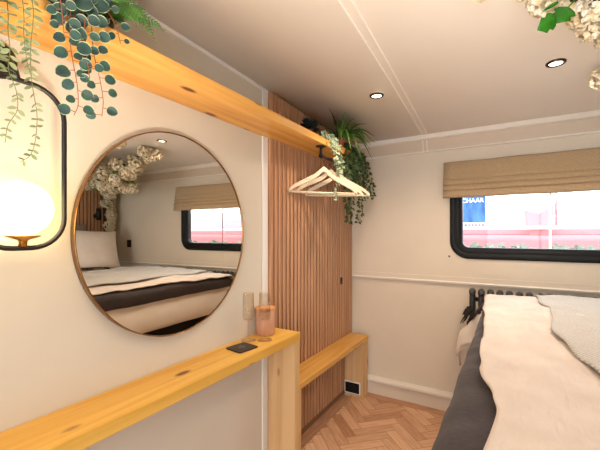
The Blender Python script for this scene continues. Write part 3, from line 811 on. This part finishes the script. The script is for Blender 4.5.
# fern
e = empty('potted_fern', (.10, .55, ST), 'green fern spreading its fronds along the shelf', 'plant')
pot(e, (.095, .545, ST), .042, .06)
def frond(par, P, w, m='leaf_fern', name='frond'):
    P = cat_rom(P, 6); b = MB(); b.tube(P, .0011, 5, mi=1); n = len(P)
    for i in range(2, n - 1):
        t = (P[i + 1] - P[i]).normalized(); up = Vector((.8, -.5, .45)); s = t.cross(up).normalized(); f = i / n
        L = w * (sin(pi * min(1, f * 1.05 + .12)) ** .7) * (1 - .25 * f) + .003
        for k in (0,):
            for sd in (1, -1):
                p = P[i] + (P[i + 1] - P[i]) * k
                b.leaf(p, s * sd + t * .5 + Vector((0, 0, -.15)), up, L, .0056, 'blade', 0, cup=.1, bend=.15)
    o = b.build(name, [m, 'stem_green']); o.parent = par; o.matrix_parent_inverse = Matrix.Translation(-Vector(par.location)); return o
fc = Vector((.10, .545, ST + .055))
for end, up in (((.17, .685, 1.800), .085), ((.19, .64, 1.83), .07), ((.16, .72, 1.86), .05), ((.20, .60, 1.80), .06), ((.12, .70, 1.88), .04), ((.20, .555, 1.83), .06), ((.06, .66, 1.87), .04), ((.05, .47, 1.86), .04), ((.15, .66, 1.90), .02), ((.08, .42, 1.90), .02)):
    en = Vector(end); mid = (fc + en) / 2 + Vector((0, 0, up)); frond(e, [fc, (fc * 2 + mid) / 3 + Vector((0, 0, up * .3)), mid, (mid + en * 2) / 3 + Vector((0, 0, up * .22)), en], .040)

# plants at the shelf end
e = empty('black_leaf_rosette', (.13, 1.70, ST), 'small nearly black leafy plant on the shelf end', 'plant')
b = MB()
for i in range(110):
    a = random.uniform(0, 2 * pi); el = random.uniform(-.1, 1.4); d = Vector((cos(a) * cos(el), sin(a) * cos(el), sin(el)))
    p = Vector((.13, 1.70, ST + .04)) + d * .025; b.leaf(p, d, d + ZV, random.uniform(.03, .045), .028, 'round', 0)
o = b.build('rosette', ['leaf_black']); o.parent = e; o.matrix_parent_inverse = Matrix.Translation(-Vector(e.location))
MB().lathe([(.0001, .0), (.024, 0), (.028, .03), (.0001, .03)], 20, (.13, 1.71, ST)).build('plant_pot', 'potdark', e)
e = empty('trailing_succulent', (.15, 1.85, ST), 'grey-green trailing succulent spilling over the shelf edge by the hangers', 'plant')
pot(e, (.12, 1.86, ST), .035, .045)
top = (.13, 1.86, ST + .045)
for pts in ([top, (.17, 1.80, ST + .03), (.20, 1.74, ST + .012), (.215, 1.70, ST + .006)],
            [top, (.19, 1.83, ST + .03), (.222, 1.846, 1.76), (.225, 1.835, 1.676), (.228, 1.880, 1.60), (.228, 1.862, 1.50), (.228, 1.822, 1.41)],
            [top, (.19, 1.86, ST + .03), (.222, 1.885, 1.741), (.224, 1.94, 1.668), (.224, 1.955, 1.58)],
            [top, (.19, 1.79, ST + .035), (.214, 1.77, ST + .01), (.226, 1.79, 1.73), (.226, 1.80, 1.69)],
            [top, (.19, 1.86, ST + .03), (.222, 1.87, 1.741), (.226, 1.86, 1.68), (.226, 1.90, 1.62), (.226, 1.89, 1.54)]):
    vine(e, pts, 'leaf_succ', 'stem_green', .011, .024, 'oval', spread=2, jit=1.0, hang=.4, taper=.7, asp=.6)
# agave-like plant in a terracotta pot
e = empty('spiky_plant', (.13, 2.12, ST), 'spiky green plant with long blade leaves on the shelf end', 'plant')
pot(e, (.13, 2.05, ST), .055, .065, 'terracotta')
b = MB(); c = Vector((.15, 2.04, ST + .05))
def blade(tip, w, lift, mi=0):
    tip = Vector(tip); P = cat_rom([c, (c * 2 + tip) / 3 + Vector((0, 0, lift * .9)), (c + tip * 2) / 3 + Vector((0, 0, lift)), tip], 4); n = len(P); prev = None
    for i, p in enumerate(P):
        f = i / (n - 1); t = (P[min(i + 1, n - 1)] - P[max(i - 1, 0)]).normalized(); s = t.cross(Vector((.6, -.5, .62))).normalized(); ww = w * (.55 + .6 * sin(pi * min(1, f + .15)) ** .8) * (1 - f ** 3) + .0006
        u = s.cross(t)
        r = [b.bm.verts.new(p - s * ww / 2 + u * ww * .18), b.bm.verts.new(p), b.bm.verts.new(p + s * ww / 2 + u * ww * .18)]
        if prev:
            for j in range(2): q = b.bm.faces.new((prev[j], prev[j + 1], r[j + 1], r[j])); q.smooth = True; q.material_index = mi
        prev = r
blade((.25, 1.71, 1.905), .015, .03, 1)
for tip, w, l in (((.30, 1.81, 1.915), .024, .0), ((.33, 2.08, 1.905), .024, .03), ((.35, 2.16, 1.845), .026, .05), ((.36, 2.06, 1.765), .028, .07), ((.31, 1.92, 1.90), .022, .02), ((.33, 1.96, 1.86), .024, .05),
                  ((.32, 2.00, 1.68), .028, .10), ((.30, 1.90, 1.70), .026, .10), ((.34, 2.10, 1.72), .028, .09), ((.22, 1.84, 1.90), .02, .02), ((.24, 1.80, 1.82), .022, .05), ((.27, 2.20, 1.88), .022, .04), ((.15, 2.2, 1.90), .022, .02),
                  ((.36, 1.98, 1.81), .028, .06), ((.29, 2.25, 1.78), .026, .08), ((.28, 2.16, 1.66), .026, .10), ((.20, 1.95, 1.92), .02, .0), ((.10, 1.92, 1.89), .02, .02), ((.32, 2.22, 1.70), .026, .09), ((.26, 1.85, 1.76), .022, .07), ((.05, 2.1, 1.90), .02, .02), ((.37, 2.12, 1.79), .026, .06)):
    blade(tip, w, l)
bm_o = b.build('leaf_blades', ['leaf_agave', 'leaf_black'], solid=.0008); bm_o.parent = e; bm_o.matrix_parent_inverse = Matrix.Translation(-Vector(e.location))
# ivy
e = empty('trailing_ivy', (.13, 2.25, ST), 'dark green ivy trailing down in long strands past the hangers', 'plant')
pot(e, (.10, 2.27, ST), .04, .05)
top = (.12, 2.26, ST + .05)
ivy = ([(.20, 2.066, 1.72), (.21, 2.066, 1.66), (.21, 2.13, 1.541), (.21, 2.10, 1.405), (.21, 2.066, 1.294)],
       [(.20, 2.148, 1.74), (.21, 2.16, 1.70), (.21, 2.27, 1.593), (.21, 2.28, 1.419), (.21, 2.236, 1.285)],
       [(.20, 2.25, 1.77), (.225, 2.30, 1.72), (.225, 2.37, 1.66), (.24, 2.40, 1.58), (.25, 2.41, 1.47)],
       [(.20, 2.06, 1.74), (.21, 2.05, 1.66), (.21, 2.05, 1.497), (.21, 2.066, 1.339)],
       [(.20, 2.18, 1.75), (.22, 2.20, 1.69), (.22, 2.20, 1.58), (.22, 2.17, 1.48)],
       [(.20, 2.12, 1.75), (.22, 2.12, 1.70), (.22, 2.17, 1.60), (.22, 2.19, 1.52)],
       [(.20, 2.23, 1.76), (.225, 2.26, 1.71), (.23, 2.31, 1.62), (.23, 2.33, 1.52), (.23, 2.32, 1.45)],
       [(.20, 2.20, 1.76), (.24, 2.22, 1.73), (.24, 2.26, 1.66), (.24, 2.30, 1.58)])
for pts in ivy:
    vine(e, [top, (.17, (pts[0][1] + 2.26) / 2, ST + .03)] + pts, 'leaf_ivy', 'stem_green', .0125, .034, 'ivy', spread=2, jit=.9, hang=.6, petiole=.010, taper=.7, stemr=.0013, asp=.95)

# ------------------------------------------------------------------ blossom tree over the bed
e = empty('blossom_tree', (2.93, 2.44, 0), 'artificial tree of cream blossom in the corner, branches under the ceiling', 'artificial tree')
def par(o): o.parent = e; o.matrix_parent_inverse = Matrix.Translation(-Vector(e.location)); return o
b = MB(); b.tube(cat_rom([(2.95, 2.46, 0), (2.93, 2.45, .6), (2.90, 2.44, 1.1), (2.93, 2.43, 1.5), (2.88, 2.38, 1.78)], 6), .028, 10); par(b.build('tree_trunk', 'bark'))
br = ([(2.88, 2.38, 1.75), (2.6, 2.2, 1.85), (2.2, 2.05, 1.87), (1.8, 1.97, 1.88), (1.50, 1.88, 1.90)], [(2.6, 2.2, 1.85), (2.2, 1.8, 1.90), (1.85, 1.55, 1.90), (1.5, 1.40, 1.925), (1.15, 1.24, 1.945)],
      [(2.88, 2.38, 1.75), (2.8, 2.1, 1.8), (2.7, 1.8, 1.84)], [(1.5, 1.40, 1.93), (1.35, 1.38, 1.935), (1.25, 1.34, 1.935)])
for pts in br:
    P = cat_rom(pts, 6); b = MB(); b.tube(P, [.014 * (1 - .75 * i / len(P)) for i in range(len(P))], 7); par(b.build('branch', 'bark'))
def cluster(R, n, ms, fl=.019, sq=.8):
    b = MB()
    for i in range(n):
        z = 1 - 2 * (i + .5) / n; a = i * 2.39996; r = sqrt(1 - z * z)
        d = Vector((r * cos(a), r * sin(a), z)) + Vector([random.uniform(-.2, .2) for _ in range(3)]); d.normalize()
        c = Vector((d.x * R, d.y * R, d.z * R * sq)) * random.uniform(.78, 1.08); u = d.orthogonal().normalized(); w = d.cross(u); ph = random.random() * 6
        mi = random.choice((0, 0, 1, 2))
        for k in range(5):
            an = ph + 2 * pi * k / 5; pd = u * cos(an) + w * sin(an) + d * .35
            b.leaf(c, pd, d, fl * random.uniform(.85, 1.15), fl * .95, 'round', mi, cup=-.2, bend=-.1)
    return b
protos = [cluster(.058, 90, 0, fl=.0135).build('flower_head', ['petal', 'petal2', 'petal3']) for _ in range(4)]
pos = []
def fill(c, spread, n):
    for _ in range(n): pos.append(Vector(c) + Vector((random.uniform(-1, 1) * spread[0], random.uniform(-1, 1) * spread[1], random.uniform(-1, 1) * spread[2])))
fill((2.75, 2.25, 1.78), (.16, .16, .09), 11); fill((2.45, 2.12, 1.76), (.16, .14, .12), 11); fill((2.1, 2.03, 1.76), (.18, .14, .13), 12)
fill((1.78, 1.98, 1.82), (.12, .12, .08), 9); fill((1.52, 1.90, 1.885), (.06, .08, .03), 5); fill((2.3, 1.75, 1.83), (.14, .14, .08), 8); fill((1.95, 1.5, 1.86), (.12, .12, .06), 6)
fill((2.88, 2.44, 1.58), (.05, .05, .12), 7); fill((2.88, 2.46, 1.35), (.04, .04, .12), 5)
pos += [Vector(p) for p in ((1.026, 1.171, 1.945), (1.133, 1.224, 1.945), (1.19, 1.283, 1.925), (1.245, 1.339, 1.922), (1.295, 1.404, 1.915), (1.331, 1.403, 1.922), (1.325, 1.458, 1.90), (1.364, 1.47, 1.907), (1.398, 1.584, 1.894), (1.428, 1.953, 1.885), (1.50, 1.50, 1.90))]
for i, p in enumerate(pos):
    o = protos[i] if i < 4 else protos[i % 4].copy()
    if i >= 4: COL.objects.link(o)
    o.parent = e; o.matrix_parent_inverse = Matrix.Translation(-Vector(e.location)); o.location = (p.x, p.y, min(p.z, ceil_z(p.y) - .036)); o.rotation_euler = (random.random() * 6, random.random() * 6, random.random() * 6)
    s = random.uniform(.8, 1.15) if i < len(pos) - 11 else random.uniform(.7, .85) * (.62 if i < len(pos) - 9 else 1); o.scale = (s, s, s)
b = MB(); gl = [(2.6, 2.05, 1.74), (2.3, 1.95, 1.72), (2.0, 1.9, 1.74), (1.8, 1.9, 1.80), (2.75, 2.3, 1.6), (1.95, 2.05, 1.7)]
for p in gl:
    for k in range(9):
        a = random.random() * 6.3; b.leaf(Vector(p) + Vector([random.uniform(-.07, .07) for _ in range(3)]), (cos(a), sin(a), -.4), (0, 0, 1), .06, .04, 'lobe', 0)
par(b.build('green_leaves', 'leaf_agave'))
# two vivid lobed leaves near the ceiling
b = MB()
b.leaf((1.208, 1.212, 1.827), (-.75, -.35, -.52), (-.1, -.75, -.5), .058, .048, 'lobe', 0, cup=-.1)
b.leaf((1.240, 1.25, 1.868), (-.45, -.35, -.75), (-.2, -.8, -.45), .062, .058, 'lobe', 0, cup=-.1)
b.leaf((1.215, 1.239, 1.885), (-.75, -.4, -.5), (-.1, -.75, -.5), .05, .010, 'blade', 0)
b.tube([(1.240, 1.25, 1.868), (1.27, 1.28, 1.91), (1.29, 1.3, 1.94)], .002, 5)
o = par(b.build('vivid_leaves', 'leaf_vivid', solid=.0006)); o['label'] = 'bright green lobed leaves'

# ------------------------------------------------------------------ outside
def omat(n, c, r=.7): return mat(n, c, r)
M['red'] = omat('boat_red', (214, 122, 126)); M['cabin'] = omat('cabin_cream', (232, 222, 208)); M['blue'] = noisy(omat('banner_blue', (50, 96, 150)), (30, 72, 120), (70, 120, 176), (9, 1, 3)); M['sign'] = omat('sign_white', (240, 240, 240))
M['brick'] = noisy(omat('pink_brick', (196, 172, 164)), (184, 160, 152), (206, 184, 176), (6, 6, 20)); M['greyv'] = omat('grey_cover', (150, 156, 166)); M['quay'] = noisy(omat('quay_weeds', (100, 112, 92)), (60, 84, 62), (120, 124, 108), (5, 5, 5)); M['water'] = mat('canal_water', (90, 104, 100), .1)
YO = 5.4
struct(MB().box(-14, 22, D + .4, 40, -.6, -.5).build('canal_water', 'water'))
e = empty('red_boat', (2.0, YO, 0), 'red boat with cream cabin moored outside the window', 'boat')
MB().prism([(YO - .1, -.5), (YO - .25, .5), (YO - .3, 1.16), (YO - .27, 1.20), (YO + 1.4, 1.20), (YO + 1.4, -.5)], -1.5, 6.5, 'x').build('hull', 'red', e, bevel=.02)
MB().box(-1.5, 6.5, YO - .33, YO - .28, 1.27, 1.31).build('gunwale', 'sign', e, bevel=.01)
MB().prism([(YO + .2, 1.2), (YO + .25, 1.60), (YO + .4, 1.64), (YO + 1.3, 1.64), (YO + 1.3, 1.2)], .80, 1.29, 'x').build('cabin', 'cabin', e, bevel=.02)
MB().prism([(YO - .1, 1.2), (YO - .1, 1.29), (YO + .1, 1.29), (YO + .1, 1.2)], -1.5, 6.5, 'x').build('side_deck', 'red', e, bevel=.01)
b = MB().prism([(1.30, 1.2), (1.24, 1.52), (1.40, 1.47), (1.54, 1.58), (1.52, 1.2)], YO - .25, YO + .15, 'y'); b.build('locker', 'red', e, bevel=.01)
MB().tube([(1.585, YO, 1.2), (1.585, YO, 2.4)], .012, 8).build('mast', 'steel', e)
e = empty('blue_banner', (.4, YO + .3, 1.3), 'blue banner with white letters beyond the window', 'banner')
MB().box(-.3, .785, YO + .28, YO + .30, 1.38, 1.93).build('banner_sheet', 'blue', e)
def text(s, size, loc, m, parent, ext=.004):
    c = bpy.data.curves.new('lettering', 'FONT'); c.body = s; c.size = size; c.extrude = ext; c.align_x = 'RIGHT'
    t_ = bpy.data.objects.new('lettering_curve', c); COL.objects.link(t_); c.materials.append(M[m]); me = bpy.data.meshes.new_from_object(t_.evaluated_get(bpy.context.evaluated_depsgraph_get())); bpy.data.objects.remove(t_)
    o = bpy.data.objects.new('lettering', me); COL.objects.link(o); o.rotation_euler = (radians(90), 0, 0); o.parent = parent
    o.location = Vector(loc) - Vector(parent.location); return o
text('CHAAR', .086, (.765, YO + .273, 1.675), 'sign', e)
e = empty('lower_sign', (.3, YO + .22, 1.3), 'dark and red lettered board below the blue banner', 'sign')
MB().box(-.3, .785, YO + .22, YO + .24, 1.29, 1.38).build('sign_board', 'sign', e)
b = MB()
for i in range(7): b.box(.25 + i * .045, .28 + i * .045, YO + .212, YO + .219, 1.305, 1.36)
b.build('sign_stripe', 'blue', e)
b = MB()
for i in range(5): b.box(.565 + i * .044, .597 + i * .044, YO + .212, YO + .219, 1.305, 1.36)
b.build('sign_stripe', 'red', e)
e = empty('white_van', (1.9, 7.4, 0), 'white van parked on the far bank behind the boat', 'van')
MB().prism([(1.70, -.1), (1.66, 1.0), (1.72, 1.54), (2.75, 1.56), (2.9, 1.3), (3.3, 1.2), (3.35, -.1)], 7.0, 8.4, 'y').build('body', 'sign', e, bevel=.06, seg=3)
b = MB().prism([(2.72, 1.45), (2.83, 1.27), (2.45, 1.27), (2.45, 1.45)], 6.985, 6.999, 'y'); b.build('van_window', 'greyv', e)
b = MB()
for x in (1.9, 3.0): b.lathe([(.0001, 0), (.28, 0), (.28, .16), (.0001, .16)], 24, (x, 6.93, .0), 'y')
b.build('wheel', 'blackplastic', e)
tag(MB().prism([(1.95, 1.25), (1.93, 1.48), (2.1, 1.54), (4.5, 1.56), (4.6, 1.25)], 6.1, 6.8, 'y').build('covered_dinghy', 'greyv', bevel=.03), 'grey covered dinghy beyond the window', 'boat')
tag(MB().box(1.9, 12, 11.0, 14, -.4, 2.08).build('brick_building', 'brick'), 'low pinkish brick building on the far bank', 'building')
tag(MB().box(-9, 1.7, 12.5, 16, -.4, 1.9).build('far_wall', 'cabin'), 'pale wall on the far bank behind the boat', 'wall')
b = MB(); random.seed(3)
for i in range(260):
    x = random.uniform(.3, 5.5); y = random.uniform(4.2, 4.6); a = random.random() * 6.3
    b.leaf((x, y, 1.0 + random.random() * .06), (cos(a), sin(a), .7), (0, -1, .5), random.uniform(.05, .12), .045, 'oval')
b.box(.2, 5.6, 4.15, 4.65, -.6, 1.0)
tag(b.build('bank_weeds', 'quay'), 'pale green weeds on the ledge outside the window', 'weeds', kind='stuff')

# ------------------------------------------------------------------ world, camera
W = bpy.data.worlds.new('World'); S.world = W; W.use_nodes = True
bg = W.node_tree.nodes['Background']; bg.inputs[0].default_value = (.86, .93, 1.0, 1); bg.inputs[1].default_value = 5.0
cam = bpy.data.cameras.new('camera'); co = bpy.data.objects.new('camera', cam); COL.objects.link(co)
cam.sensor_width = 36; cam.lens = 348 / 600 * 36; cam.clip_start = .02
co.location = (1.1, 0, 1.22); co.rotation_euler = (radians(90), 0, math.atan2(511 - 300, 348)); cam.shift_y = 8.5 / 600
S.camera = co
S.view_settings.view_transform = 'Standard'; S.view_settings.look = 'None'; S.view_settings.gamma = 1; S.view_settings.exposure = 0.36
try: S.view_settings.use_curve_mapping = False
except Exception: pass
